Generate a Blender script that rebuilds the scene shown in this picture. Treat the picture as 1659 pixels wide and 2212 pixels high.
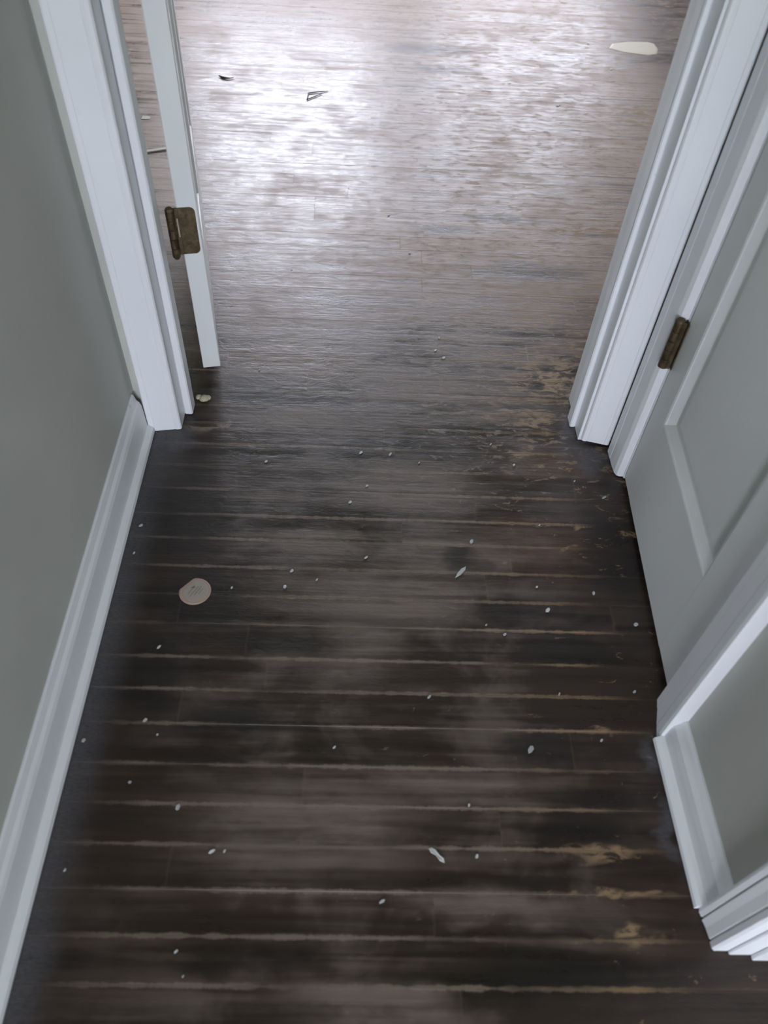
import bpy, bmesh, math, random
from mathutils import Vector, Matrix
random.seed(7)
for o in list(bpy.data.objects): bpy.data.objects.remove(o)
scene = bpy.context.scene
COL = scene.collection

# ------------------------------------------------------------------ camera
F_PX, PITCH, ROLL, YAW, EYE = 1713.157, 50.917, 4.104, 3.088, 1.1288
def cam_matrix():
    p, r, y = math.radians(PITCH), math.radians(ROLL), math.radians(YAW)
    fw = Vector((math.sin(y)*math.cos(p), math.cos(y)*math.cos(p), -math.sin(p)))
    rt = Vector((math.cos(y), -math.sin(y), 0)); up = rt.cross(fw)
    r2 = rt*math.cos(r) + up*math.sin(r); u2 = -rt*math.sin(r) + up*math.cos(r)
    m = Matrix((r2, u2, -fw)).transposed().to_4x4(); m.translation = (0, 0, EYE)
    return m
cam = bpy.data.cameras.new('camera'); cam.sensor_fit = 'HORIZONTAL'; cam.sensor_width = 36
cam.lens = 36*F_PX/1659; cam.clip_start = 0.02
cam.dof.use_dof = True; cam.dof.focus_distance = 1.75; cam.dof.aperture_fstop = 5.6
co = bpy.data.objects.new('camera', cam); COL.objects.link(co); co.matrix_world = cam_matrix(); scene.camera = co

# ------------------------------------------------------------------ sky, daylight, exposure
SKY = 9.0
w = bpy.data.worlds.new('overcast_sky'); scene.world = w; w.use_nodes = True
wt = w.node_tree; wt.nodes.clear()
wo = wt.nodes.new('ShaderNodeOutputWorld'); bg = wt.nodes.new('ShaderNodeBackground')
tc = wt.nodes.new('ShaderNodeTexCoord'); sx = wt.nodes.new('ShaderNodeSeparateXYZ'); rp = wt.nodes.new('ShaderNodeValToRGB')
mr = wt.nodes.new('ShaderNodeMapRange'); mr.inputs[1].default_value = -1; mr.inputs[2].default_value = 1
wt.links.new(tc.outputs['Generated'], sx.inputs[0]); wt.links.new(sx.outputs[2], mr.inputs[0]); wt.links.new(mr.outputs[0], rp.inputs[0])
e = rp.color_ramp.elements
e[0].position = 0.47; e[0].color = (0.16, 0.22, 0.12, 1)       # lawn and hedges
e[1].position = 0.53; e[1].color = (0.83, 0.86, 1.0, 1)        # bright overcast
wt.links.new(rp.outputs[0], bg.inputs[0]); bg.inputs[1].default_value = SKY; wt.links.new(bg.outputs[0], wo.inputs[0])

def portal(name, loc, rot, sx_, sy_):
    l = bpy.data.lights.new(name, 'AREA'); l.shape = 'RECTANGLE'; l.size = sx_; l.size_y = sy_; l.cycles.is_portal = True
    o = bpy.data.objects.new(name, l); COL.objects.link(o); o.location = loc; o.rotation_euler = rot
ROOM_Y = 4.7; REAR_Y = -3.6
WIN_A = (-1.05, 0.12, 0.62, 2.15); WIN_B = (0.30, 1.38, 0.42, 1.40)     # invented far room windows, x0 x1 z0 z1
WIN_C = (-1.50, 1.50, 0.40, 2.20)                                       # invented window and room behind the camera, added for light
portal('daylight_portal', ((WIN_A[0]+WIN_A[1])/2, ROOM_Y+.06, (WIN_A[2]+WIN_A[3])/2), (-math.pi/2, 0, 0), WIN_A[1]-WIN_A[0], WIN_A[3]-WIN_A[2])
portal('daylight_portal', ((WIN_B[0]+WIN_B[1])/2, ROOM_Y+.06, (WIN_B[2]+WIN_B[3])/2), (-math.pi/2, 0, 0), WIN_B[1]-WIN_B[0], WIN_B[3]-WIN_B[2])
portal('daylight_portal', ((WIN_C[0]+WIN_C[1])/2, REAR_Y-.06, (WIN_C[2]+WIN_C[3])/2), (math.pi/2, 0, 0), WIN_C[1]-WIN_C[0], WIN_C[3]-WIN_C[2])
vs = scene.view_settings; vs.view_transform = 'Standard'; vs.look = 'None'; vs.gamma = 1; vs.use_curve_mapping = False
vs.exposure = 1.08

# ------------------------------------------------------------------ helpers
def tag(o, label=None, cat=None, group=None, kind=None):
    for k, v in (('label', label), ('category', cat), ('group', group), ('kind', kind)):
        if v: o[k] = v
    return o
def empty(name, loc=(0, 0, 0), rz=0):
    o = bpy.data.objects.new(name, None); COL.objects.link(o); o.location = loc; o.rotation_euler.z = rz; o.empty_display_size = .05
    return o
def obj(name, bm, mat, parent=None, loc=None, smooth=False):
    bmesh.ops.recalc_face_normals(bm, faces=bm.faces)
    me = bpy.data.meshes.new(name); bm.to_mesh(me); bm.free(); me.materials.append(mat)
    if smooth:
        for p in me.polygons: p.use_smooth = True
    o = bpy.data.objects.new(name, me); COL.objects.link(o)
    if parent: o.parent = parent
    if loc: o.location = loc
    return o
def box(bm, x0, x1, y0, y1, z0, z1):
    v = [bm.verts.new((x, y, z)) for z in (z0, z1) for y in (y0, y1) for x in (x0, x1)]
    for f in ((0, 1, 3, 2), (4, 5, 7, 6), (0, 1, 5, 4), (2, 3, 7, 6), (0, 2, 6, 4), (1, 3, 7, 5)): bm.faces.new([v[i] for i in f])
    return v
def cbox(bm, x0, x1, y0, y1, z0, z1, c=.0015):
    v = box(bm, x0, x1, y0, y1, z0, z1)
    es = list({e for q in v for e in q.link_edges})
    bmesh.ops.bevel(bm, geom=es, offset=c, segments=1, affect='EDGES')
def bmbox(*a, c=0):
    bm = bmesh.new()
    for b in ([a] if not isinstance(a[0], (tuple, list)) else a):
        cbox(bm, *b, c) if c else box(bm, *b)
    return bm
def sweep(prof, A, B, up, bm=None):
    """profile points (a, t) in the plane: A,B = 3D path ends; a axis & t axis given by up=(avec,tvec)"""
    bm = bm or bmesh.new(); av, tv = Vector(up[0]), Vector(up[1])
    r0 = [bm.verts.new(Vector(A)+av*a+tv*t) for a, t in prof]; r1 = [bm.verts.new(Vector(B)+av*a+tv*t) for a, t in prof]
    n = len(prof)
    for i in range(n): bm.faces.new((r0[i], r0[(i+1) % n], r1[(i+1) % n], r1[i]))
    bm.faces.new(r0); bm.faces.new(r1[::-1])
    return bm
def cyl(bm, c, r, z0, z1, n=16, taper=1):
    a = [bm.verts.new((c[0]+r*math.cos(2*math.pi*i/n), c[1]+r*math.sin(2*math.pi*i/n), z0)) for i in range(n)]
    b = [bm.verts.new((c[0]+taper*r*math.cos(2*math.pi*i/n), c[1]+taper*r*math.sin(2*math.pi*i/n), z1)) for i in range(n)]
    for i in range(n): bm.faces.new((a[i], a[(i+1) % n], b[(i+1) % n], b[i]))
    bm.faces.new(a); bm.faces.new(b)
def copy_tree(o, parent=None):
    c = o.copy(); COL.objects.link(c); c.parent = parent
    for ch in o.children: copy_tree(ch, c)
    return c

# ------------------------------------------------------------------ materials
class NT:
    def __init__(s, name):
        s.m = bpy.data.materials.new(name); s.m.use_nodes = True; s.t = s.m.node_tree; s.t.nodes.clear()
        s.out = s.t.nodes.new('ShaderNodeOutputMaterial'); s.b = s.t.nodes.new('ShaderNodeBsdfPrincipled'); s.link(s.b.outputs[0], s.out.inputs[0])
    def link(s, a, b): s.t.links.new(a, b)
    def put(s, sock, v):
        if hasattr(v, 'is_output'): s.link(v, sock)
        elif isinstance(v, (tuple, list)) and len(v) == 3 and sock.type == 'RGBA': sock.default_value = (*v, 1)
        else: sock.default_value = v
    def math(s, op, a, b=None, c=None, clamp=False):
        n = s.t.nodes.new('ShaderNodeMath'); n.operation = op; n.use_clamp = clamp
        for i, v in enumerate((a, b, c)):
            if v is not None: s.put(n.inputs[i], v)
        return n.outputs[0]
    def vec(s, op, a, b=None):
        n = s.t.nodes.new('ShaderNodeVectorMath'); n.operation = op; s.put(n.inputs[0], a)
        if b is not None: s.put(n.inputs[1], b)
        return n.outputs[1] if op in ('LENGTH', 'DISTANCE', 'DOT_PRODUCT') else n.outputs[0]
    def rng(s, v, a, b, c=0, d=1, smooth=True):
        n = s.t.nodes.new('ShaderNodeMapRange'); n.interpolation_type = 'SMOOTHSTEP' if smooth else 'LINEAR'
        s.put(n.inputs[0], v)
        for i, x in zip((1, 2, 3, 4), (a, b, c, d)): s.put(n.inputs[i], x)
        return n.outputs[0]
    def noise(s, vec, scale, detail=4, rough=.55, dist=0):
        n = s.t.nodes.new('ShaderNodeTexNoise'); s.put(n.inputs['Vector'], vec)
        for k, v in (('Scale', scale), ('Detail', detail), ('Roughness', rough), ('Distortion', dist)): n.inputs[k].default_value = v
        return n
    def mix(s, f, a, b):
        n = s.t.nodes.new('ShaderNodeMix'); n.data_type = 'RGBA'; s.put(n.inputs[0], f); s.put(n.inputs[6], a); s.put(n.inputs[7], b); return n.outputs[2]
    def pos(s): return s.t.nodes.new('ShaderNodeNewGeometry').outputs['Position']
    def bump(s, h, strength, dist=.001):
        n = s.t.nodes.new('ShaderNodeBump'); n.inputs['Strength'].default_value = strength; n.inputs['Distance'].default_value = dist
        s.put(n.inputs['Height'], h); s.link(n.outputs[0], s.b.inputs['Normal']); return n

def paint(name, col, rough=.45, mottle=.06, orange=.15, dirt=None):
    n = NT(name); P = n.pos()
    a = n.noise(P, 3.5, 3).outputs[0]; b = n.noise(P, 260, 2).outputs[0]
    c = n.mix(n.rng(a, .3, .7, 0, 1), tuple(v*(1-mottle) for v in col), tuple(min(1, v*(1+mottle)) for v in col))
    if dirt:
        d = n.noise(P, 38, 5, .7).outputs[0]
        c = n.mix(n.rng(d, .66, .74, 0, .6), c, dirt)
    n.put(n.b.inputs['Base Color'], c); n.put(n.b.inputs['Roughness'], n.rng(a, .3, .7, rough-.05, rough+.05))
    n.bump(b, orange, .0006)
    return n.m
M = {}
M['trim'] = paint('white_trim_paint', (.74, .76, .78), .38, .03, .12, (.52, .53, .50))
M['door'] = paint('white_door_paint', (.68, .70, .69), .42, .03, .10)
M['wall'] = paint('pale_grey_green_wall_paint', (.475, .48, .44), .6, .05, .25)
M['roomwall'] = paint('cream_room_wall_paint', (.46, .45, .42), .7, .04, .2)
M['rearwall'] = paint('pale_rear_room_wall_paint', (.70, .70, .68), .7, .04, .2)
M['ceil'] = paint('white_ceiling_paint', (.78, .78, .76), .8, .03, .2)
M['chip'] = paint('white_paint_flake', (.44, .45, .44), .5, .25, .1)
M['putty'] = paint('cream_putty', (.52, .50, .34), .7, .25, .5)
M['patch'] = paint('pale_glare_tone', (.48, .42, .33), .5, .08, .2)  # pale tone standing in for window glare on the floor
M['stick'] = paint('pale_stick_wood', (.55, .50, .45), .6, .1, .2)
M['twig'] = paint('dark_twig_bark', (.035, .028, .024), .6, .2, .3)
M['disc'] = paint('pinkish_paper_disc', (.36, .25, .20), .6, .06, .1)
M['discface'] = paint('grey_paper_disc_face', (.33, .28, .24), .6, .06, .1)
M['ink'] = paint('faded_grey_print', (.20, .18, .16), .6, .06, .1)
M['sub'] = paint('dark_subfloor', (.03, .024, .02), .7, .1, .2)
def metal():
    n = NT('tarnished_bronze_hinge'); P = n.pos(); a = n.noise(P, 90, 4, .65).outputs[0]
    n.put(n.b.inputs['Base Color'], n.mix(n.rng(a, .35, .7), (.075, .055, .030), (.16, .115, .065)))
    n.b.inputs['Metallic'].default_value = .75; n.put(n.b.inputs['Roughness'], n.rng(a, .3, .7, .42, .6)); n.bump(a, .15, .0006); return n.m
M['hinge'] = metal()
def bright():
    n = NT('pale_metal'); n.b.inputs['Base Color'].default_value = (.45, .38, .30, 1); n.b.inputs['Metallic'].default_value = .8; n.b.inputs['Roughness'].default_value = .4; return n.m
M['screw'] = bright()
def glass():
    n = NT('window_glass'); tr = n.t.nodes.new('ShaderNodeBsdfTransparent'); gl = n.t.nodes.new('ShaderNodeBsdfGlossy'); gl.inputs['Roughness'].default_value = .02
    mx = n.t.nodes.new('ShaderNodeMixShader'); mx.inputs[0].default_value = .07
    n.link(tr.outputs[0], mx.inputs[1]); n.link(gl.outputs[0], mx.inputs[2]); n.link(mx.outputs[0], n.out.inputs[0]); return n.m
M['glass'] = glass()

HAZE = [(0.066, 0.731, 0.204, 0.065), (-0.071, 0.355, 0.191, 0.082), (0.164, 0.411, 0.167, 0.03), (0.045, 0.142, 0.13, 0.034), (0.148, 0.821, 0.139, 0.061), (0.214, 1.228, 0.254, 0.085), (-0.147, 1.155, 0.139, 0.04), (-0.002, 0.632, 0.089, 0.059), (0.093, 0.969, 0.157, 0.069), (0.402, 1.591, 0.135, 0.111), (0.129, 1.725, 0.347, 0.18), (0.185, 0.258, 0.123, 0.023), (-0.056, 0.834, 0.098, 0.041), (0.44, 0.661, 0.054, 0.016), (0.414, 0.808, 0.012, 0.014), (-0.131, 0.446, 0.06, 0.017)]
TAN = [(0.408, 1.296, 0.096, 0.083), (0.343, 0.32, 0.048, 0.014), (0.367, 0.272, 0.069, 0.007), (0.383, 0.216, 0.043, 0.01), (0.382, 0.503, 0.021, 0.012), (0.354, 1.18, 0.077, 0.048), (0.23, 1.492, 0.194, 0.027), (0.389, 0.895, 0.01, 0.01), (0.369, 0.843, 0.012, 0.007), (0.347, 1.038, 0.016, 0.012), (0.596, 1.885, 0.15, 0.056), (0.296, 1.073, 0.055, 0.013), (-0.281, 1.123, 0.082, 0.016), (0.888, 2.572, 0.184, 0.1)]
DARK = [(-0.121, 0.641, 0.141, 0.034), (-0.192, 0.502, 0.13, 0.028), (0.192, 1.859, 0.085, 0.026), (0.415, 1.696, 0.151, 0.044), (-0.229, 1.233, 0.086, 0.071), (-0.257, 0.712, 0.091, 0.082), (-0.157, 0.185, 0.092, 0.02), (-0.083, 0.196, 0.07, 0.021), (0.368, 0.642, 0.122, 0.043), (0.292, 0.469, 0.098, 0.036), (0.463, 0.831, 0.076, 0.125), (-0.311, 0.908, 0.108, 0.131), (-0.31, 0.583, 0.085, 0.097), (0.26, 0.709, 0.094, 0.027), (0.188, 0.812, 0.049, 0.03), (0.324, 0.362, 0.079, 0.026), (0.265, 0.169, 0.146, 0.031), (0.208, 1.139, 0.17, 0.018), (0.068, 1.081, 0.228, 0.023), (0.209, 3.012, 0.198, 0.064), (0.234, 2.843, 0.143, 0.037), (0.356, 1.933, 0.112, 0.023)]
BROWN = [(0.376, 1.051, 0.083, 0.05), (-0.14, 1.326, 0.168, 0.076), (-0.24, 1.532, 0.127, 0.105), (0.339, 0.837, 0.126, 0.062), (0.547, 1.461, 0.087, 0.137)]

def floor_material():
    n = NT('worn_dark_stained_strip_oak'); P = n.pos()
    oi = n.t.nodes.new('ShaderNodeObjectInfo').outputs['Random']
    uvA = n.t.nodes.new('ShaderNodeUVMap'); uvA.uv_map = 'ends'; uvB = n.t.nodes.new('ShaderNodeUVMap'); uvB.uv_map = 'sides'
    sA = n.t.nodes.new('ShaderNodeSeparateXYZ'); n.link(uvA.outputs[0], sA.inputs[0]); sB = n.t.nodes.new('ShaderNodeSeparateXYZ'); n.link(uvB.outputs[0], sB.inputs[0])
    # each board gets its own slice of grain
    off = n.t.nodes.new('ShaderNodeCombineXYZ'); n.put(off.inputs[2], n.math('MULTIPLY', oi, 37.0))
    G = n.vec('ADD', P, off.outputs[0])
    grain = n.noise(n.vec('MULTIPLY', G, (5, 150, 1)), 1, 5, .6).outputs[0]
    streak = n.noise(n.vec('MULTIPLY', G, (2.2, 42, 1)), 1, 4, .6, .4).outputs[0]
    scuff = n.noise(n.vec('MULTIPLY', P, (26, 60, 1)), 1, 5, .72, .6).outputs[0]
    blot = n.noise(P, 6.5, 4, .6, .5).outputs[0]
    fine = n.noise(n.vec('MULTIPLY', P, (120, 420, 1)), 1, 3, .6).outputs[0]
    # warped position for stains
    wn = n.noise(n.vec('MULTIPLY', P, (9, 16, 1)), 1, 3, .6).outputs['Color']
    W = n.vec('ADD', P, n.vec('MULTIPLY', n.vec('SUBTRACT', wn, (.5, .5, .5)), (.16, .07, 0)))
    def blobs(L, soft=1.25):
        acc = None
        for x, y, a, b in L:
            d = n.vec('LENGTH', n.vec('MULTIPLY', n.vec('SUBTRACT', W, (x, y, 0)), (1/(a*soft), 1/(b*soft), 0)))
            v = n.rng(d, 1.0, .25, 0, 1)
            acc = v if acc is None else n.math('MAXIMUM', acc, v)
        return acc
    haze, tan, dark, brown = blobs(HAZE, 1.35), blobs(TAN, 1.3), blobs(DARK), blobs(BROWN, 1.4)
    sp = n.t.nodes.new('ShaderNodeSeparateXYZ'); n.link(P, sp.inputs[0]); X, Y = sp.outputs[0], sp.outputs[1]
    room = n.rng(n.math('ADD', Y, n.math('MULTIPLY', blot, .5)), 1.40, 2.15)      # worn far room, lightened further to paint in window glare
    no_glare = n.math('MULTIPLY', n.rng(X, .75, 1.15), n.rng(Y, 2.3, 3.0))           # unworn corner, painted dark where no window glare reaches
    # finish
    col = n.mix(n.rng(streak, .3, .7), (.010, .0060, .0046), (.038, .0215, .0150))
    col = n.mix(n.rng(oi, 0, 1, 0, .55, False), col, (.030, .017, .011))
    col = n.mix(n.math('MULTIPLY', brown, n.rng(streak, .2, .6, .3, .8)), col, (.075, .036, .018))
    col = n.mix(n.math('MULTIPLY', dark, .65), col, (.0062, .0045, .0040))
    # grey traffic haze
    hz = n.math('MULTIPLY', haze, n.rng(n.math('ADD', streak, n.math('MULTIPLY', scuff, .4)), .45, .85, .25, 1))
    hz = n.math('MAXIMUM', hz, n.math('MULTIPLY', n.rng(n.math('ADD', blot, n.math('MULTIPLY', n.math('SUBTRACT', streak, .5), .5)), .44, .70), .55))
    walk = n.math('MULTIPLY', n.rng(X, -.40, -.12, .12, 1), n.rng(X, .47, .25, .15, 1)); walk = n.math('MAXIMUM', walk, n.rng(Y, 1.2, 1.6))
    hz = n.math('MULTIPLY', n.math('MULTIPLY', hz, walk), n.math('SUBTRACT', 1, n.math('MULTIPLY', dark, .9)))
    col = n.mix(n.math('MULTIPLY', hz, 1.0), col, n.mix(grain, (.078, .057, .045), (.185, .142, .118)))
    # far room
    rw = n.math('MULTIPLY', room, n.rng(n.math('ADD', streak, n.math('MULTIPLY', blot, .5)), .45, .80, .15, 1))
    rw = n.math('MULTIPLY', rw, n.math('SUBTRACT', 1, n.math('MULTIPLY', n.math('MAXIMUM', n.math('MULTIPLY', dark, .8), no_glare), .9)))
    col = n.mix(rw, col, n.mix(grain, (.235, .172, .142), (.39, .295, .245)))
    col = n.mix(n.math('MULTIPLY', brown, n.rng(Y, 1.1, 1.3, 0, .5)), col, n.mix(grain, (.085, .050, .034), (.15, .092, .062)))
    # tan scuffs down to bare wood
    ts = n.math('MULTIPLY', tan, n.rng(scuff, .44, .58))
    thr = n.rng(n.math('ADD', Y, n.math('MULTIPLY', X, .5)), .85, 1.35, .645, .545)
    gen = n.math('MULTIPLY', n.rng(n.math('SUBTRACT', scuff, thr), 0, .05), n.rng(X, -.15, .2, .15, 1))
    ts = n.math('MAXIMUM', ts, n.math('MULTIPLY', gen, .7))
    # bare edges along every joint
    jit = n.math('MULTIPLY', n.math('SUBTRACT', n.noise(n.vec('MULTIPLY', P, (45, 20, 1)), 1, 5, .75).outputs[0], .5), .011)
    side = n.math('ADD', n.math('MINIMUM', sB.outputs[0], sB.outputs[1]), jit)
    brk = n.rng(n.noise(n.vec('MULTIPLY', P, (3.2, 17.5, 1)), 1, 3, .6).outputs[0], .36, .56, .12, 1)
    mid = n.math('MULTIPLY', n.rng(X, -.42, -.25, .1, 1), n.rng(X, .46, .36, .12, 1))
    mid = n.math('MAXIMUM', mid, n.rng(Y, 1.1, 1.3))
    ed = n.math('MULTIPLY', n.math('MULTIPLY', n.rng(side, .0042, .0010), brk), mid)
    end = n.math('ADD', n.math('MINIMUM', sA.outputs[0], sA.outputs[1]), jit)
    ed = n.math('MAXIMUM', ed, n.math('MULTIPLY', n.rng(end, .003, .001), n.rng(Y, 1.1, 1.3, .12, .6)))
    ed = n.math('MULTIPLY', ed, n.rng(Y, 1.5, 2.3, .95, .3))
    bare = n.mix(n.rng(X, .15, .4), n.mix(grain, (.15, .112, .086), (.215, .165, .130)), n.mix(grain, (.20, .125, .065), (.30, .20, .11)))
    col = n.mix(ts, col, bare); col = n.mix(n.math('MULTIPLY', ed, .85), col, bare)
    # plaster dust along the skirting boards
    dl = n.rng(n.math('ADD', X, n.math('MULTIPLY', n.math('SUBTRACT', blot, .5), .05)), -.335, -.405)
    dl = n.math('MULTIPLY', dl, n.rng(Y, 1.25, 1.1)); dr = n.math('MULTIPLY', blobs([(.455, 1.07, .045, .06), (.425, 1.15, .03, .05), (-.36, 1.09, .05, .05), (.46, .4, .02, .12)], 1.2), .8)
    col = n.mix(n.math('MULTIPLY', n.math('MAXIMUM', dl, dr), n.rng(fine, .25, .7, .3, .8)), col, (.10, .10, .115))
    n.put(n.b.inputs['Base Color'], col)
    rg = n.math('ADD', n.rng(streak, .3, .7, .30, .42), n.math('MULTIPLY', n.math('MAXIMUM', hz, ts), .16))
    rg = n.math('ADD', rg, n.math('ADD', n.math('MULTIPLY', n.math('SUBTRACT', scuff, .5), n.rng(Y, 1.1, 1.7, .15, .5)), n.math('MULTIPLY', n.math('SUBTRACT', blot, .5), .35)))
    rg = n.math('ADD', rg, n.math('MULTIPLY', n.rng(X, -.1, .35), n.rng(Y, 1.2, 1.8, 0, .12)))
    n.put(n.b.inputs['Roughness'], n.math('MAXIMUM', rg, .2))
    n.b.inputs['IOR'].default_value = 1.5
    h = n.math('ADD', n.math('MULTIPLY', grain, .5), n.math('ADD', n.math('MULTIPLY', scuff, 1.3), n.math('MULTIPLY', streak, .9)))
    n.bump(h, .55, .0012)
    return n.m
M['floor'] = floor_material()

# ------------------------------------------------------------------ floor boards
HALL_L, HALL_R = -.428, .487
ROOM_X0, ROOM_X1 = -1.75, 2.1
ROWS = [0.1602, 0.2149, 0.2691, 0.3262, 0.3804, 0.4373, 0.4988, 0.5549, 0.6103, 0.6712, 0.7263, 0.7846, 0.8443, 0.8978, 0.9586, 1.0166, 1.0739, 1.1313, 1.1819, 1.2311, 1.2879, 1.348, 1.4102, 1.4719, 1.5322]
while ROWS[-1] < ROOM_Y: ROWS.append(ROWS[-1]+.0582)
while ROWS[0] > -.5: ROWS.insert(0, ROWS[0]-.0572)
JOINTS = {1.501: [.430], 1.385: [.366], 1.261: [-.112], 2.257: [-.16], 2.397: [.667], 2.636: [-.116], 2.574: [.348], 2.511: [.285], 2.926: [-.495], 1.699: [.263], 2.679: [-.281]}
floor = obj('floor', bmbox((-2.2, 3.1, REAR_Y-.1, 1.24, -.08, -.0195), (ROOM_X0-.1, ROOM_X1+.1, 1.24, ROOM_Y+.1, -.08, -.0195)), M['sub'])
tag(floor, 'dark stained narrow strip wood floor with worn light joints', 'floor', kind='structure')
def plank(x0, x1, y0, y1):
    L, B = x1-x0, y1-y0; c = .0003; dz = random.uniform(-.0002, .0002); T = .019; cup = .00015
    xs = [0, c, L-c, L]; ys = [(0, -c), (c, 0), (B/2, -cup), (B-c, 0), (B, -c)]
    bm = bmesh.new(); uA = bm.loops.layers.uv.new('ends'); uB = bm.loops.layers.uv.new('sides')
    g = [[bm.verts.new((x, y, (z if 0 < i < 3 else -c)+dz)) for y, z in ys] for i, x in enumerate(xs)]
    for i in range(3):
        for j in range(4): bm.faces.new((g[i][j], g[i+1][j], g[i+1][j+1], g[i][j+1]))
    lo = [bm.verts.new((x, y, -T)) for x, y in ((0, 0), (L, 0), (L, B), (0, B))]
    bm.faces.new([lo[0], lo[1]] + [g[i][0] for i in (3, 2, 1, 0)]); bm.faces.new([lo[2], lo[3]] + [g[i][4] for i in (0, 1, 2, 3)])
    bm.faces.new([lo[1], lo[2]] + [g[3][j] for j in (4, 3, 2, 1, 0)]); bm.faces.new([lo[3], lo[0]] + [g[0][j] for j in range(5)])
    for f in bm.faces:
        for l in f.loops:
            x, y, _ = l.vert.co; l[uA].uv = (x, L-x); l[uB].uv = (y, B-y)
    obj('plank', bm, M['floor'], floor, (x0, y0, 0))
nplank = 0
for k in range(len(ROWS)-1):
    y0, y1 = ROWS[k], min(ROWS[k+1], ROOM_Y); yc = (y0+y1)/2
    if y1-y0 < .01: continue
    if yc < .20: x0, x1, lo, hi = HALL_L-.01, 1.25, .7, 1.3
    elif yc < 1.20: x0, x1, lo, hi = HALL_L-.01, .56, .6, 1.4
    else: x0, x1, lo, hi = ROOM_X0, ROOM_X1, .75, 1.75
    forced = [xs for yy, xs in JOINTS.items() if y0 <= yy < y1]
    cuts = [v for f in forced for v in f]
    if not cuts: cuts = [x0+random.uniform(.15, lo if yc > 1.2 else 3.6)]
    while cuts[-1] < x1: cuts.append(cuts[-1]+random.uniform(lo, hi))
    while cuts[0] > x0: cuts.insert(0, cuts[0]-random.uniform(lo, hi))
    cuts = [x0]+[c for c in cuts if x0+.12 < c < x1-.12]+[x1]
    for a, b in zip(cuts, cuts[1:]): plank(a, b, y0, y1); nplank += 1
print('planks', nplank)

# ------------------------------------------------------------------ walls and ceilings
CEIL = 2.44
END0, END1 = 1.118, 1.237                       # the wall with the doorway
DL, DR, DH = -.350, .438, 2.03                  # jamb faces of that doorway
def struct(name, bm, mat, label, cat): return tag(obj(name, bm, mat), label, cat, kind='structure')
struct('wall_left', bmbox(HALL_L-.11, HALL_L, -.9, END0, -.02, CEIL), M['wall'], 'long pale grey wall rising above a plain white baseboard', 'wall')
struct('wall_end', bmbox((ROOM_X0, DL-.02, END0, END1, -.02, CEIL), (DR+.02, ROOM_X1, END0, END1, -.02, CEIL), (DL-.02, DR+.02, END0, END1, DH+.02, CEIL)), M['wall'], 'end wall around the open doorway to the bright room', 'wall')
# closet side: line from far jamb P0 to near jamb P1
P0, P1 = Vector((.511, 1.013, 0)), Vector((.494, .563, 0)); U = (P1-P0).normalized(); N = Vector((U.y, -U.x, 0))
if N.x > 0: N = -N
DW = (P1-P0).length
def cl(s, t, z=0): return P0+U*s+N*t+Vector((0, 0, z))
def prism(pts, z0, z1, bm=None):
    bm = bm or bmesh.new(); a = [bm.verts.new((p[0], p[1], z0)) for p in pts]; b = [bm.verts.new((p[0], p[1], z1)) for p in pts]
    k = len(pts)
    for i in range(k): bm.faces.new((a[i], a[(i+1) % k], b[(i+1) % k], b[i]))
    bm.faces.new(a); bm.faces.new(b); return bm
WN0, WN1 = Vector((.487, .489, 0)), Vector((.493, .215, 0))          # hall-side face of the short wall
bm = prism([cl(-.022, 0), (.512, END0), (.62, END0), (.62, cl(-.022, 0).y)], -.02, CEIL)
prism([cl(DW+.02, 0), WN0, WN1, (.493, .205), (.60, .205), (.60, cl(DW+.02, 0).y)], -.02, CEIL, bm)
prism([cl(-.022, 0), cl(DW+.02, 0), (.60, cl(DW+.02, 0).y), (.62, cl(-.022, 0).y)], DH+.02, CEIL, bm)
struct('wall_right', bm, M['wall'], 'short grey wall between the narrow closet door and the open side doorway', 'wall')
struct('wall_closet', bmbox((1.05, 1.15, .05, END0, -.02, CEIL), (.60, 1.05, .205, .30, -.02, CEIL), c=0), M['roomwall'], 'plain inner wall of the closet behind the narrow door', 'wall')
struct('wall_side_room', bmbox(1.15, 3.0, .205, .30, -.02, CEIL), M['rearwall'], 'wall of the invented unseen room beyond the cased opening', 'wall')  # belongs to the invented room behind the camera, added for its light
struct('wall_side_room_right', bmbox(3.0, 3.1, REAR_Y, .30, -.02, CEIL), M['rearwall'], 'right wall of the invented unseen room beyond the cased opening', 'wall')
struct('wall_side_room_left', bmbox((-2.2, -2.1, REAR_Y, -.9, -.02, CEIL), (-2.1, HALL_L-.11, -.9, -.79, -.02, CEIL)), M['rearwall'], 'left wall of the invented unseen room at the hallway mouth', 'wall')
struct('wall_room_left', bmbox(ROOM_X0-.1, ROOM_X0, END0, ROOM_Y+.1, -.02, CEIL), M['roomwall'], 'left wall of the bright far room', 'wall')
struct('wall_room_right', bmbox(ROOM_X1, ROOM_X1+.1, END0, ROOM_Y+.1, -.02, CEIL), M['roomwall'], 'right wall of the bright far room', 'wall')
def wall_with_holes(x0, x1, y0, y1, holes):
    bl = []; xs = x0
    for (a, b, c, d) in holes:
        bl += [(xs, a, y0, y1, -.02, CEIL), (a, b, y0, y1, -.02, c), (a, b, y0, y1, d, CEIL)]; xs = b
    bl.append((xs, x1, y0, y1, -.02, CEIL)); return bmbox(*bl)
struct('wall_room_back', wall_with_holes(ROOM_X0, ROOM_X1, ROOM_Y, ROOM_Y+.12, [WIN_A, WIN_B]), M['roomwall'], 'far wall of the bright room holding two invented windows', 'wall')
struct('wall_rear', wall_with_holes(-2.1, 3.0, REAR_Y-.12, REAR_Y, [WIN_C]), M['rearwall'], 'invented unseen rear wall with an added wide window opposite the doorway', 'wall')  # closes the invented rear room that was added to light the hall
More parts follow.
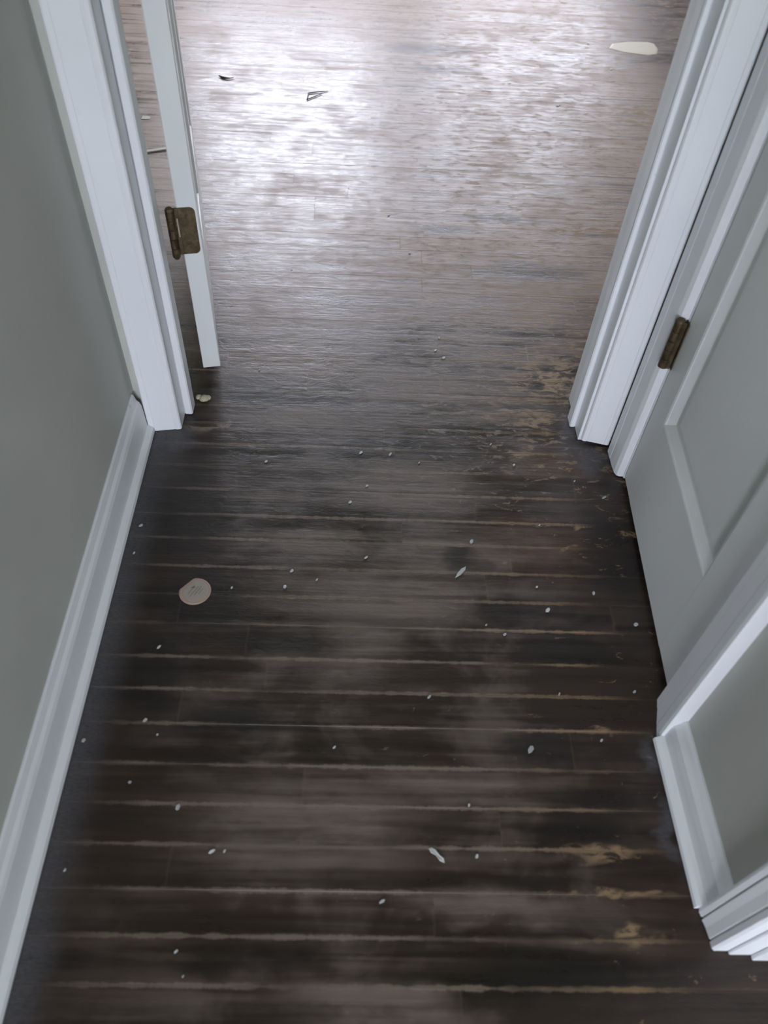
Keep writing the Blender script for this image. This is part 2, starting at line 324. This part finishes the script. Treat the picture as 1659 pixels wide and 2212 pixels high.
struct('ceiling', bmbox((-2.2, 3.1, REAR_Y-.12, END1, CEIL, CEIL+.1), (ROOM_X0-.1, ROOM_X1+.1, END1, ROOM_Y+.12, CEIL, CEIL+.1)), M['ceil'], 'flat white ceiling over hallway and rooms', 'ceiling')

# invented windows, out of frame, added to shape where the daylight falls
def window(i, W, y, depth, label, bars):
    x0, x1, z0, z1 = W; f = .05
    t = tag(empty('window_%d' % i, ((x0+x1)/2, y, z0)), label, 'window', kind='structure')
    cx = (x0+x1)/2
    for a, b, c, d in ((x0, x0+f, z0, z1), (x1-f, x1, z0, z1), (x0+f, x1-f, z0, z0+f), (x0+f, x1-f, z1-f, z1)):
        obj('frame', bmbox(a-cx, b-cx, 0, depth, c-z0, d-z0, c=.003), M['trim'], t)
    xs = [x0+f+(x1-x0-2*f)*k/bars for k in range(bars+1)]; zm = (z0+z1)/2
    for k in range(1, bars): obj('mullion', bmbox(xs[k]-.02-cx, xs[k]+.02-cx, .01, depth-.01, f, z1-z0-f, c=.003), M['trim'], t)
    for k in range(bars):
        obj('meeting_rail', bmbox(xs[k]+.021-cx, xs[k+1]-.021-cx, .015, depth-.015, zm-.02-z0, zm+.02-z0, c=.003), M['trim'], t)
        for za, zb in ((z0+f, zm-.02), (zm+.02, z1-f)): obj('pane', bmbox(xs[k]-cx, xs[k+1]-cx, depth*.5, depth*.5+.004, za-z0, zb-z0), M['glass'], t)
    obj('sill', bmbox(x0-.04-cx, x1+.04-cx, -.05 if y > 0 else depth-.01, .01 if y > 0 else depth+.05, -.025, -.001, c=.003), M['trim'], t)
window(1, WIN_A, ROOM_Y, .1, 'invented unseen white sash window in the far room, added for the floor glare', 1)
window(2, WIN_B, ROOM_Y, .1, 'second invented unseen white sash window in the far room, nearer its right wall', 1)
window(3, WIN_C, REAR_Y-.11, .1, 'invented unseen wide triple white window opposite the doorway, added to light the hall', 3)

# ------------------------------------------------------------------ trim
CAS = [(0, 0), (0, .006), (.002, .0085), (.006, .0095), (.011, .0095), (.0116, .0085), (.0126, .0095), (.030, .0125), (.047, .0158), (.0476, .0148), (.0486, .016), (.055, .017), (.058, .0165), (.060, .0145), (.060, 0)]
def scaled(prof, w, k=1): return [(a*w/.06, t*k) for a, t in prof]
VX, VY, VZ = Vector((1, 0, 0)), Vector((0, 1, 0)), Vector((0, 0, 1))
fr = tag(empty('trim_1', ((DL+DR)/2, END0, 0)), 'white painted door frame around the open doorway into the bright room', 'door frame', kind='structure'); O = fr.location.copy()
def tp(bm, name, parent, mat=M['trim'], label=None, at=None):
    bm.transform(Matrix.Translation(-(at if at is not None else O))); o = obj(name, bm, mat, parent)
    if label: o['label'] = label
    return o
tp(sweep(scaled(CAS, .062), (DL, END0, .001), (DL, END0, DH+.062), (-VX, -VY)), 'casing', fr)
tp(sweep(scaled(CAS, .054, 1.25), (DR+.005, END0, .008), (DR+.005, END0, DH+.062), (VX, -VY)), 'casing', fr)
tp(sweep(scaled(CAS, .062), (DL, END0, DH), (DR+.005, END0, DH), (VZ, -VY)), 'casing', fr)
tp(bmbox(DL-.02, DL, END0-.002, END1, .0008, DH, c=.001), 'jamb', fr); tp(bmbox(DR, DR+.02, END0-.002, END1, .0008, DH, c=.001), 'jamb', fr); tp(bmbox(DL, DR, END0-.002, END1, DH, DH+.018, c=.001), 'jamb', fr)
STOP = lambda x0, x1, z0: bmbox(x0, x1, 1.150, 1.181, z0, DH, c=.0025)
tp(STOP(DL+.0001, -.334, .001), 'door_stop', fr); tp(STOP(.4265, DR-.0001, .001), 'door_stop', fr); tp(bmbox(-.334, .4265, 1.15, 1.181, DH-.012, DH-.0001, c=.002), 'door_stop', fr)
# room-side casing of the same doorway
tp(sweep(scaled(CAS, .062), (DL-.004, END1, .001), (DL-.004, END1, DH+.06), (-VX, VY)), 'casing', fr); tp(sweep(scaled(CAS, .062), (DR+.005, END1, .001), (DR+.005, END1, DH+.06), (VX, VY)), 'casing', fr)

f2 = tag(empty('trim_2', cl(DW/2, 0)), 'white painted frame around the narrow panelled closet door', 'door frame', kind='structure'); O2 = f2.location.copy()
FARC = [(0, 0), (0, .0075), (.002, .0125), (.010, .0165), (.0110, .0150), (.0122, .0165), (.030, .0185), (.044, .0190), (.0448, .0178), (.046, .0195), (.066, .0205), (.070, .019), (.070, 0)]
NEARC = [(0, 0), (0, .010), (.006, .016), (.020, .0185), (.022, .0183), (.024, .019), (.048, .0245), (.050, .0241), (.052, .0252), (.066, .0275), (.0715, .0265), (.0725, .024), (.0725, 0)]
tp(sweep(FARC, cl(-.006, .0002, .003), cl(-.006, .0002, DH+.06), (-U, N)), 'casing', f2, at=O2)
tp(sweep(NEARC, cl(DW+.004, .0002, .001), cl(DW+.004, .0002, DH+.06), (U, N)), 'casing', f2, at=O2)
tp(sweep(FARC, cl(-.006, .0002, DH), cl(DW+.004, .0002, DH), (VZ, N)), 'casing', f2, at=O2)
def cbx(s0, s1, t0, t1, z0, z1, c=.001):
    bm = bmbox(s0, s1, t0, t1, z0, z1, c=c); R = Matrix((U, N, VZ)).transposed().to_4x4(); R.translation = P0
    bm.transform(R); return bm
tp(cbx(-.022, -.001, -.09, .0005, .003, DH), 'jamb', f2, at=O2); tp(cbx(DW+.001, DW+.022, -.09, .0005, .001, DH), 'jamb', f2, at=O2); tp(cbx(-.001, DW+.001, -.09, .0005, DH, DH+.018), 'jamb', f2, at=O2)

f3 = tag(empty('trim_3', (.49, .205, 0)), 'moulded white casing at the open side doorway beside the low baseboard', 'door frame', kind='structure'); O3 = f3.location.copy()
C2 = [(0, 0), (0, .018), (.003, .0205), (.010, .0205), (.012, .0185), (.014, .0205), (.026, .022), (.036, .0245), (.038, .0215), (.040, .0245), (.045, .026), (.049, .025), (.050, .022), (.050, 0)]
tp(sweep(C2, (.4932, .2045, .001), (.4932, .2045, DH+.05), (VY, -VX)), 'casing', f3, at=O3)
tp(bmbox(.4934, .6005, .2000, .2044, .001, DH, c=.001), 'jamb', f3, at=O3)
tp(bmbox(.5215, .600, .1935, .1999, .001, DH, c=.0015), 'door_stop', f3, at=O3)

BASE = [(0, 0), (0, .027), (.004, .028), (.011, .0265), (.015, .022), (.017, .016), (.054, .0150), (.070, .0140), (.077, .0115), (.082, .0075), (.089, .0055), (.094, .004), (.096, .002), (.096, 0)]
bl = obj('baseboard_left', sweep(BASE, (HALL_L+.0002, -.899, .0008), (HALL_L+.0002, END0-.017, .0008), (VZ, VX)), M['trim'])
tag(bl, 'long white baseboard with shoe moulding along the left grey wall', 'baseboard', kind='structure')
BASE2 = [(0, 0), (0, .030), (.004, .0315), (.010, .030), (.014, .024), (.016, .0175), (.040, .0165), (.052, .014), (.060, .009), (.066, .006), (.070, .003), (.070, 0)]
wd = (WN1-WN0).normalized(); wn = Vector((wd.y, -wd.x, 0)); wn = wn if wn.x < 0 else -wn
br = obj('baseboard_right', sweep(BASE2, WN0+wd*.001+Vector((0, 0, .0008))+wn*.0003, WN1-wd*.040+Vector((0, 0, .0008))+wn*.0003, (VZ, wn)), M['trim'])
tag(br, 'short white baseboard between closet door frame and side doorway casing', 'baseboard', kind='structure')

# ------------------------------------------------------------------ doors
def door_parts(parent, W, H, T, rows, cols):
    """slab in local x 0..W, y -T..0 (front face y=0), with recessed panels on both faces"""
    zs, xs = [0], [0]
    for a, b in rows: zs += [a, b]
    for a, b in cols: xs += [a, b]
    zs.append(H); xs.append(W)
    for i in range(0, len(xs), 2): obj('stile', bmbox(xs[i], xs[i+1], -T, 0, 0, H, c=.0012), M['door'], parent)
    for a, b in cols:
        for i in range(0, len(zs), 2): obj('rail', bmbox(a-.0008, b+.0008, -T+.00005, -.00005, zs[i], zs[i+1]), M['door'], parent)
        for za, zb in rows:
            bm = bmesh.new()
            for s in (0, 1):
                Y = lambda d: -d if s == 0 else -T+d
                rings = []
                for ins, d in ((0, .0003), (.002, .0010), (.0035, .0030), (.016, .0125), (.020, .0128), (.036, .0085)):
                    rings.append([bm.verts.new(p) for p in ((a+ins, Y(d), za+ins), (b-ins, Y(d), za+ins), (b-ins, Y(d), zb-ins), (a+ins, Y(d), zb-ins))])
                for r, q in zip(rings, rings[1:]):
                    for k in range(4): bm.faces.new((r[k], r[(k+1) % 4], q[(k+1) % 4], q[k]))
                bm.faces.new(rings[-1])
            obj('panel', bm, M['door'], parent)
def rounded_leaf(w, h, r, t):
    """plate in x 0..w, z 0..h, front y=0, right corners rounded"""
    pts = [(0, 0)]
    for k in range(7): a = -math.pi/2+math.pi/2*k/6; pts.append((w-r+r*math.cos(a), r+r*math.sin(a)))
    for k in range(7): a = math.pi/2*k/6; pts.append((w-r+r*math.cos(a), h-r+r*math.sin(a)))
    pts.append((0, h)); bm = bmesh.new()
    a = [bm.verts.new((x, 0, z)) for x, z in pts]; b = [bm.verts.new((x, t, z)) for x, z in pts]; k = len(pts)
    for i in range(k): bm.faces.new((a[i], a[(i+1) % k], b[(i+1) % k], b[i]))
    bm.faces.new(a); bm.faces.new(b); return bm

# door_1: open door of the far room, hinge edge towards the hall
PL, PR = Vector((-.322, 1.2475, 0)), Vector((-.288, 1.2545, 0)); ex = (PR-PL).normalized(); T1 = (PR-PL).length
ang = math.atan2(ex.y, ex.x)+math.pi/2                  # direction in which the door runs away from its hinge edge
d1 = tag(empty('door_1', (PR.x, PR.y, .040), ang), 'white panelled door standing open in the far room, hinge edge showing', 'door', kind='structure')
# local x runs along the door; local +y points to -ex: slab occupies y 0..T  -> front face (y=0) is the right-hand face
sl = empty('tmp'); bpy.data.objects.remove(sl)
def door_parts_at(parent, W, H, T, rows, cols, yoff):
    before = set(parent.children); door_parts(parent, W, H, T, rows, cols)
    for c in set(parent.children)-before: c.location.y += yoff
door_parts_at(d1, .745, 1.985, T1, [(.19, .86), (1.02, 1.86)], [(.105, .335), (.41, .64)], T1)
# hinge leaf mortised in the edge (edge faces local -x); leaf plate local: build then rotate
def leaf_on_edge(z0):
    bm = rounded_leaf(.0305, .089, .0095, .0022)
    # leaf x -> local +y (towards the right face would be -y): start at y=T1, go to y=T1-.0305; plate normal -> -x
    bm.transform(Matrix(((0, 1, 0, -.0008), (-1, 0, 0, T1+.0005), (0, 0, 1, z0), (0, 0, 0, 1))))
    return bm
for z0 in (.264, 1.70):
    h = obj('hinge', leaf_on_edge(z0), M['hinge'], d1); h['label'] = 'tarnished bronze hinge with rounded leaf'
    px, py = -.006, T1+.0125
    for k in range(5):
        bm = bmesh.new(); cyl(bm, (px, py), .0072, z0+.0178*k+.0004, z0+.0178*(k+1)-.0004, 16); obj('knuckle', bm, M['hinge'], h, smooth=False)
    bm = bmesh.new(); cyl(bm, (px, py), .0075, z0+.0888, z0+.0925, 14, .75); obj('pin_head', bm, M['hinge'], h)
    bm = bmesh.new(); cyl(bm, (px, py), .0045, z0-.004, z0+.0003, 12); obj('pin_tip', bm, M['hinge'], h)
    for k, (yy, zz) in enumerate(((.012, .016), (.022, .044), (.012, .072))):
        bm = bmesh.new(); cyl(bm, (0, 0), .0032, 0, .0006, 12); bm.transform(Matrix.Translation((-.0009, T1-yy, z0+zz)) @ Matrix.Rotation(-math.pi/2, 4, 'Y')); obj('screw', bm, M['hinge'], h)
    # thin strip of paler metal next to the barrel
    obj('pale_edge', bmbox(-.0022, -.0017, T1+.0005, T1+.0028, z0+.035, z0+.070), M['screw'], h)
    obj('leaf_root', bmbox(-.0016, .0006, T1-.001, T1+.009, z0, z0+.089, c=.0004), M['hinge'], h)

# door_2: narrow closet door, hinged next to the doorway corner
d2 = tag(empty('door_2', cl(.003, .0002, .011), math.atan2(U.y, U.x)), 'narrow white closet door with recessed panel, closed, in the right wall', 'door', kind='structure')
# local x along U; hall side normal N: local y = rot90(U); check sign
ly = Vector((-U.y, U.x, 0)); sgn = 1 if ly.dot(N) > 0 else -1
before = set(d2.children); door_parts(d2, DW-.006, 2.012, .035, [(.200, .95), (1.10, 1.88)], [(.060, .368)])
for c in d2.children:
    if sgn < 0: c.location.y += .035
    # front face (y=0) must face the hall
def on_door2(bm):
    if sgn < 0: bm.transform(Matrix.Scale(-1, 4, (0, 1, 0)))
    return bm
for z0 in (.272, 1.70):
    bm = bmbox(-.0085, .006, .0006, .0028, z0, z0+.0915, c=.0004)
    h = obj('hinge', on_door2(bm), M['hinge'], d2); h['label'] = 'dark bronze butt hinge of the closet door'
    px, py = -.0035, .0138
    for k in range(5):
        bm = bmesh.new(); cyl(bm, (px, py), .0078, z0+.0183*k+.0004, z0+.0183*(k+1)-.0004, 16); obj('knuckle', on_door2(bm), M['hinge'], h)
    obj('leaf', on_door2(bmbox(.0005, .0030, .0035, .0135, z0, z0+.0915, c=.0004)), M['hinge'], h)
    bm = bmesh.new(); cyl(bm, (px, py), .0085, z0+.0916, z0+.0945, 14, .75); obj('pin_head', on_door2(bm), M['hinge'], h)
bm = bmesh.new(); bmesh.ops.create_uvsphere(bm, u_segments=20, v_segments=12, radius=.026)
kb = obj('knob', on_door2(bm), M['hinge'], d2, smooth=True); kb.location = (DW-.05, sgn*.045, .93)
bm = bmesh.new(); cyl(bm, (0, 0), .011, 0, .03, 16); bm.transform(Matrix.Rotation(-sgn*math.pi/2, 4, 'X')); obj('knob_stem', bm, M['hinge'], d2).location = (DW-.05, .0005*sgn, .93)

# ------------------------------------------------------------------ loose things on the floor
def lying(name, pts, t, mat, loc, rz=0, jitter=0):
    bm = bmesh.new(); a = [bm.verts.new((x, y, 0)) for x, y in pts]; b = [bm.verts.new((x*.93, y*.93, t+random.uniform(0, jitter))) for x, y in pts]; k = len(pts)
    for i in range(k): bm.faces.new((a[i], a[(i+1) % k], b[(i+1) % k], b[i]))
    bm.faces.new(a); bm.faces.new(b)
    o = obj(name, bm, mat); o.location = loc; o.rotation_euler.z = rz; return o
FZ = .0004
# paper disc
r = .0265; pts = []
for k in range(40):
    a = 2*math.pi*k/40; x, y = r*math.cos(a), r*math.sin(a)
    d = x*math.cos(2.42)+y*math.sin(2.42)
    if d > .0215: s = .0215/d; x, y = x-(d-.0215)*math.cos(2.42), y-(d-.0215)*math.sin(2.42)
    pts.append((x, y))
pts = [p for i, p in enumerate(pts) if i == 0 or (p[0]-pts[i-1][0])**2+(p[1]-pts[i-1][1])**2 > 1e-8]
dc = lying('paper_disc', pts, .0012, M['disc'], (-.267, .732, FZ)); tag(dc, 'round pinkish paper disc with one cut edge on the dark hallway floor', 'paper disc')
fc = lying('disc_face', [(x*.8, y*.8) for x, y in pts], .0003, M['discface'], (.001, 0, .0012)); fc.parent = dc; fc['label'] = 'greyer printed face of the disc'
for x, y, l, wd_, a in ((-.006, .002, .020, .0016, 1.1), (-.001, -.001, .023, .0014, 1.05), (.005, .001, .021, .0018, 1.1), (.010, .000, .014, .0012, 1.08), (-.004, .007, .007, .002, .1)):
    b = obj('print_mark', bmbox(-l/2, l/2, -wd_/2, wd_/2, 0, .0001), M['ink'], dc); b.location = (x, y, .00151); b.rotation_euler.z = a

# putty lump at the jamb foot
bm = bmesh.new()
for cx, cy, cz, rr, fl in ((0, 0, .0065, .009, .8), (-.012, .005, .005, .0065, .8), (.006, .003, .006, .007, .75), (-.005, -.001, .004, .005, .8)):
    g = bmesh.ops.create_icosphere(bm, subdivisions=2, radius=rr)
    for v in g['verts']:
        f = 1+random.uniform(-.1, .1); v.co = Vector((v.co.x*f+cx, v.co.y*f*.85+cy, max(v.co.z*f*fl+cz, .0)))
lp = obj('putty_lump', bm, M['putty'], loc=(-.317, 1.193, FZ), smooth=True); tag(lp, 'crumbly cream putty lump at the foot of the door jamb', 'putty')

tag(lying('glare_patch', [(-.10, -.015), (-.05, -.045), (.035, -.062), (.068, -.045), (.082, .0), (.078, .05), (.055, .062), (-.02, .055), (-.08, .03)], .0012, M['patch'], (.955, 3.105, FZ)), 'flat pale beige patch of painted window glare with rounded corners on the far room floor', 'floor patch')  # thin pale sheet that paints window glare onto the boards
tag(lying('paint_stick', [(-.055, -.006), (.04, -.006), (.04, .006), (-.055, .006)], .003, M['stick'], (-.60, 2.207, FZ), .40), 'thin pale stick on the floor behind the open door', 'stick')
tag(lying('paint_flake', [(-.012, -.010), (.012, -.008), (.014, .008), (-.010, .012)], .0008, M['stick'], (-.665, 2.40, FZ)), 'pale oval flake on the floor behind the open door', 'paint flake')
def tube(pts, rad, name, mat):
    bm = bmesh.new(); rings = []
    for i, (p, rr) in enumerate(zip(pts, rad)):
        a = Vector(pts[max(i-1, 0)]); b = Vector(pts[min(i+1, len(pts)-1)]); d = (b-a).normalized(); s = d.cross(VZ).normalized(); u = s.cross(d)
        rings.append([bm.verts.new(Vector(p)+(s*math.cos(t)+u*math.sin(t))*rr) for t in [2*math.pi*k/6 for k in range(6)]])
    for p, q in zip(rings, rings[1:]):
        for k in range(6): bm.faces.new((p[k], p[(k+1) % 6], q[(k+1) % 6], q[k]))
    bm.faces.new(rings[0]); bm.faces.new(rings[-1][::-1]); return obj(name, bm, mat, smooth=True)
tw = tube([(-.022, .012, .003), (-.008, 0, .003), (.004, -.004, .0035), (.014, -.002, .003), (.026, .004, .0025)], [.002, .0035, .003, .002, .001], 'twig', M['twig']); tw.location = (-.465, 2.693, FZ)
tag(tw, 'short dark crooked twig on the pale far room floor', 'twig')
tw = tube([(.040, .034, .0022), (.005, .022, .0022), (-.020, .012, .0022), (-.022, -.034, .0022), (0, -.010, .0022), (.022, .012, .0022)], [.0012, .0016, .002, .002, .0016, .0012], 'twig', M['twig']); tw.location = (-.173, 2.60, FZ)
tag(tw, 'dark V-bent twig on the glaring far room floor', 'twig')
tag(lying('paint_sliver', [(-.017, -.0005), (-.004, -.0035), (.009, -.003), (.016, .0008), (.006, .0035), (-.006, .0028)], .0010, M['chip'], (.183, .786, FZ), .85, .001), 'long pointed white paint sliver on the dark hallway floor', 'paint flake')
tp_ = lying('paint_curl', [(-.014, -.002), (-.008, -.0038), (-.001, -.0016), (.007, -.0034), (.014, -.001), (.010, .0026), (.002, .0016), (-.006, .0034), (-.012, .002)], .0009, M['chip'], (.123, .317, FZ), -.75, .002); tag(tp_, 'narrow curled white paint strip on the hallway floor', 'paint flake')
OWN = {(0.471, 0.689): 'white paint flake lying against the bottom of the closet door', (0.491, 1.38): 'pale paint flake just behind the right door jamb', (-0.389, 0.469): 'white paint flake touching the left baseboard', (0.466, 0.966): 'paint flake by the hinged end of the closet door', (0.444, 0.566): 'paint flake by the latch end of the closet door', (-0.207, 0.741): 'tiny paint flake beside the round paper disc', (-0.216, 1.292): 'tiny paint flake under the open door near the putty lump', (0.269, 0.469): 'largest square white paint flake on the dark hallway floorboards', (0.83, 2.911): 'paint flake next to the beige painted glare patch', (0.784, 3.122): 'tiny flake beside the thin tapering end of the beige painted glare patch'}
CHIPS = [(0.004, 1.062, 0.006), (0.061, 1.06, 0.005), (0.017, 0.977, 0.005), (-0.013, 0.936, 0.006), (0.206, 0.853, 0.007), (0.326, 0.713, 0.006), (0.248, 0.664, 0.005), (0.313, 0.759, 0.004), (0.219, 0.681, 0.004), (0.41, 0.749, 0.006), (0.471, 0.689, 0.006), (0.12, 0.55, 0.005), (0.269, 0.469, 0.006), (0.048, 0.258, 0.005), (0.172, 1.422, 0.006), (0.162, 1.378, 0.005), (0.179, 1.354, 0.006), (0.491, 1.38, 0.008), (-0.118, 0.746, 0.005), (-0.109, 0.779, 0.005), (-0.065, 0.762, 0.004), (-0.177, 1.031, 0.004), (-0.306, 0.502, 0.005), (-0.284, 0.48, 0.003), (-0.31, 0.409, 0.005), (-0.237, 0.375, 0.005), (-0.182, 0.317, 0.005), (-0.165, 0.318, 0.004), (-0.389, 0.469, 0.006), (-0.023, 0.466, 0.003), (-0.308, 0.625, 0.004), (0.018, 0.811, 0.006), (-0.383, 0.868, 0.004), (-0.383, 0.807, 0.004), (-0.371, 0.291, 0.004), (0.06, 1.921, 0.005), (0.112, 1.75, 0.005), (-0.175, 1.659, 0.004), (0.604, 2.613, 0.009), (0.462, 2.761, 0.008), (0.177, 0.316, 0.004), (0.302, 1.042, 0.005), (0.466, 0.966, 0.006), (0.171, 0.385, 0.003), (0.324, 0.559, 0.004), (-0.207, 0.741, 0.004), (-0.21, 0.197, 0.004), (-0.197, 0.17, 0.003), (0.444, 0.566, 0.004), (0.378, 0.485, 0.004), (-0.216, 1.292, 0.004), (0.261, 1.096, 0.005), (0.117, 1.04, 0.004), (0.83, 2.911, 0.008), (0.784, 3.122, 0.007), (0.415, 1.005, 0.004), (0.334, 0.895, 0.003)]
for x, y, rr in CHIPS:
    rr *= random.uniform(.6, 1.05) if (x, y) != (.269, .469) else 1.3
    k = random.randint(5, 7); el = random.uniform(.35, .7)
    o = lying('paint_flake', [(rr*math.cos(2*math.pi*i/k)*random.uniform(.8, 1.15), rr*el*math.sin(2*math.pi*i/k)*random.uniform(.8, 1.15)) for i in range(k)], .0007, M['chip'], (x, y, FZ), random.uniform(.5, 1.4), .0012)
    if (x, y) in OWN: tag(o, OWN[(x, y)], 'paint flake', 'paint flakes in the far room' if y > 1.25 else 'paint flakes on the hallway floor')
    elif y > 1.25: tag(o, 'tiny white paint flake on the worn far room floorboards', 'paint flake', 'paint flakes in the far room')
    else: tag(o, 'tiny white paint flake on the dark hallway floorboards', 'paint flake', 'paint flakes on the hallway floor')
